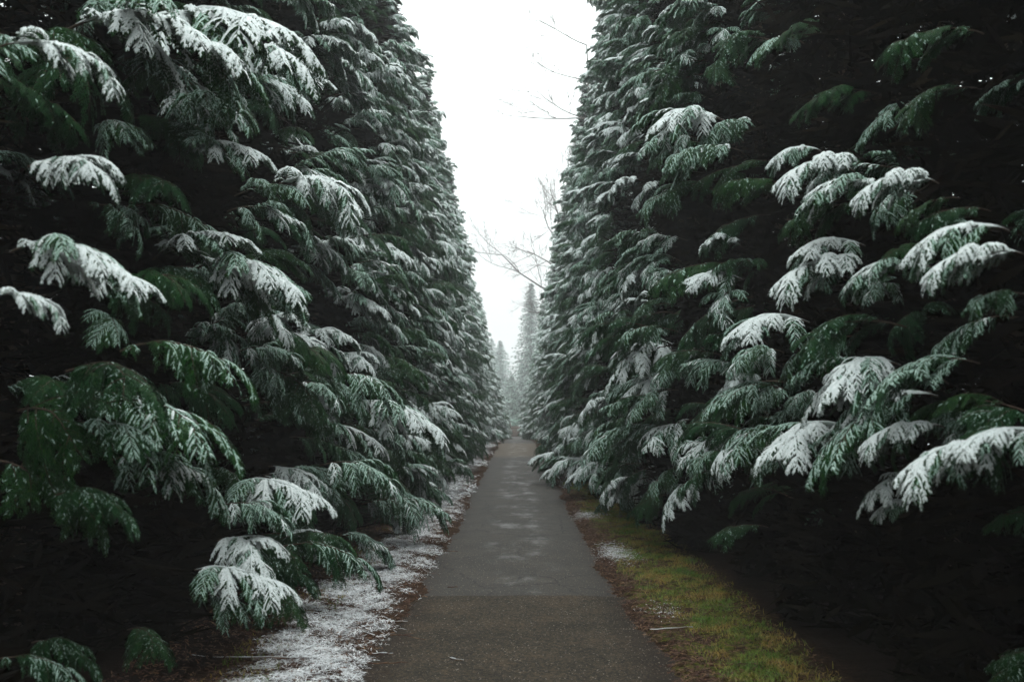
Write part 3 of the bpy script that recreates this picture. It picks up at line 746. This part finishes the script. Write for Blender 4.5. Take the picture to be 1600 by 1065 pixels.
bare_tree(2.5, 35, 14.6, 5, [(11.3, (-1, -0.1, 0.10), 2.3, 0.026, 2), (12.0, (-1, 0.1, 0.35), 2.1, 0.022, 2), (14.0, (-1, 0, 0.4), 1.9, 0.022, 2), (13.2, (-1, 0.3, 0.5), 2.0, 0.02, 2)],
          'slender bare tree in the right hedge with thin twigs poking out high up', 0.10)
bare_tree(3.6, 66, 15, 8, [(9.9, (-1, 0, 0.42), 5.4, 0.07, 3), (10.5, (-1, 0.3, 1.0), 3.6, 0.06, 3), (12.5, (-0.8, -0.3, 1.3), 3.6, 0.05, 3), (14, (-0.7, 0.2, 1.5), 3.4, 0.05, 3), (15, (-0.2, 0, 1), 3.5, 0.05, 3), (8, (-1, 0, 0.1), 2.6, 0.05, 3), (14, (1, 0, 1), 3.5, 0.05, 2), (11, (1, .3, .6), 3.5, 0.06, 2)],
          'misty bare tree with one long limb reaching left over the right hedge', 0.2)

# ------------------------------------------------------------------ far conifers in the haze
def spruce(x, y, H, Rb, seed, label, snowy=0.5, dens=1.0):
    r = np.random.default_rng(seed); root = empty('spruce_tree', (x, y, float(ground(y)))); setp(root, label, 'tree', 'far conifers beyond the hedges')
    mb = MB(); z = np.linspace(-0.2, H, 10); mb.tube(np.stack([z * 0, z * 0, z], -1), np.linspace(0.22, 0.02, 10), 7, 0); link('trunk', mb.mesh('trunk', [M_wood], True), root)
    mb = MB(); nbr = int(300 * dens)
    for k in range(nbr):
        f = (k + r.random()) / nbr; z0 = H * (0.06 + 0.93 * f); l = (Rb * (1 - f) ** 0.85 + 0.15) * r.uniform(0.75, 1.15)
        a = k * 2.4 + r.normal(0, 0.3); D = np.array([math.cos(a), math.sin(a), 0]); B_ = np.array([-math.sin(a), math.cos(a), 0])
        n = 6; tt = np.linspace(0.05, 1, n); q = np.outer(tt * l, D); q[:, 2] = z0 - 0.28 * l * tt ** 1.5 + 0.12 * l * tt ** 4
        m = 5
        for i_ in range(n):
            for s_ in (-1, 1):
                for _ in range(m):
                    dd = D * r.uniform(0.2, 1) + B_ * s_ * r.uniform(0.3, 1) + np.array([0, 0, r.uniform(-0.7, 0.05)]); ll = (0.30 * l * (1 - tt[i_] * 0.6) + 0.20) * r.uniform(0.6, 1.2)
                    p0 = q[i_]; p1 = p0 + dd * ll; wv = np.array([dd[1], -dd[0], r.normal(0, .3)]) * 0.055
                    mb.add([p0, p0 + dd * ll * .5 + wv, p1, p0 + dd * ll * .5 - wv], [[0, 1, 2, 3]], 1 if r.random() < snowy else 0)
    link('crown', mb.mesh('crown', [M_spruce, M_frost]), root)['kind'] = 'stuff'
spruce(1.75, 128, 19.8, 4.0, 1, 'tall pointed grey spruce rising in the haze at the end of the path', 0.35)
spruce(-2.9, 165, 14.8, 5.0, 2, 'pale round-topped conifer faded by haze above the far left hedge', 0.6, 0.8)
spruce(-5.0, 190, 17.0, 4.6, 3, 'palest conifer, farthest back behind the left hedge', 0.6, 0.8)
spruce(-0.9, 150, 8.5, 2.4, 4, 'short dark hazy conifer standing behind the gate', 0.4, 0.7)
spruce(0.9, 200, 13, 3.6, 5, 'very faint wide conifer between the spruce and left hedge', 0.6, 0.8)
spruce(4.6, 150, 19, 3.4, 6, 'hazy conifer mostly hidden behind the right hedge end', 0.5, 0.8)
spruce(-6.5, 205, 18, 4.0, 7, 'faint conifer mostly hidden behind the left hedge end', 0.5, 0.8)

# snowy bush and gate closing the path
mb = MB(); r = np.random.default_rng(77)
n = 5000; p = r.normal(0, 1, (n, 3)); p /= np.linalg.norm(p, axis=1)[:, None]; p *= (r.random(n) ** 0.4)[:, None] * np.array([1.1, 0.8, 1.0]); p[:, 2] += 1.4
p[:, 2] += 0.25 * np.sin(p[:, 0] * 4); d = r.normal(0, 1, (n, 3)) * 0.09; e = r.normal(0, 1, (n, 3)) * 0.03
mb.add(np.stack([p - d, p + e, p + d, p - e], 1).reshape(-1, 3), np.arange(n * 4).reshape(-1, 4), 0); mb.m[-1][::3] = 1
root = empty('snowy_bush', (0.35, 124, float(ground(124)))); setp(root, 'round snow-covered bush just behind the gate at path end', 'bush')
link('crown', mb.mesh('crown', [M_frost, M_spruce]), root)['kind'] = 'stuff'
mb = MB(); [mb.tube([[0, 0, -0.1], [math.sin(k) * .2, math.cos(k) * .2, 0.7], [math.sin(k) * .5, math.cos(k) * .4, 1.5]], [0.03, 0.02, 0.008], 5) for k in range(6)]
link('stem', mb.mesh('stem', [M_wood]), root)

M_gate, t, b = new_mat('weathered_gate_wood')
c1 = ramp(t, noise(t, 4, 4, stretch=(6, 1, 1)), [(0.3, (0.10, 0.06, 0.045)), (0.7, (0.22, 0.14, 0.10))])
t.links.new(c1, b.inputs['Base Color']); b.inputs['Roughness'].default_value = 0.85
g = empty('wooden_gate', (0.05, 118, float(ground(118)))); setp(g, 'low brown wooden gate closing the far end of the path', 'gate')
for s_ in (-1, 1):
    mb = MB(); mb.box((s_ * 0.95, 0, 0.75), (0.14, 0.14, 1.6)); mb.box((s_ * 0.95, 0, 1.57), (0.19, 0.19, 0.04)); link('post', mb.mesh('post', [M_gate]), g)
slat = MB(); slat.box((0, 0, 0.72), (0.105, 0.025, 1.2)); slat = slat.mesh('slat', [M_gate])
for k in range(14): o = link('slat', slat, g); o.location = (-0.80 + k * 0.123, 0, 0.02 * math.sin(k * 2.2))
rail = MB(); rail.box((0, -0.04, 0), (1.74, 0.05, 0.09)); rail = rail.mesh('rail', [M_gate])
for z in (0.3, 1.15): link('rail', rail, g).location = (0, 0, z)
mb = MB(); mb.box((0, 0, 1.385), (1.76, 0.10, 0.05)); link('top_rail', mb.mesh('top_rail', [M_gate]), g)

# ------------------------------------------------------------------ haze
mb = MB(); mb.box((0, 135, 8.5), (290, 345, 25))   # bottom a metre or so below the lowest ground
me = mb.mesh('haze', [])
hm = bpy.data.materials.new('haze'); hm.use_nodes = True; hm.node_tree.nodes.clear()
ho = hm.node_tree.nodes.new('ShaderNodeOutputMaterial'); pv = hm.node_tree.nodes.new('ShaderNodeVolumePrincipled')
pv.inputs['Color'].default_value = (0.97, 0.98, 1.0, 1); pv.inputs['Density'].default_value = 0.0024
hm.node_tree.links.new(pv.outputs[0], ho.inputs['Volume']); me.materials.append(hm)
setp(link('haze', me), 'thin winter mist filling the avenue', kind='stuff')
print('boughs', NB[0])
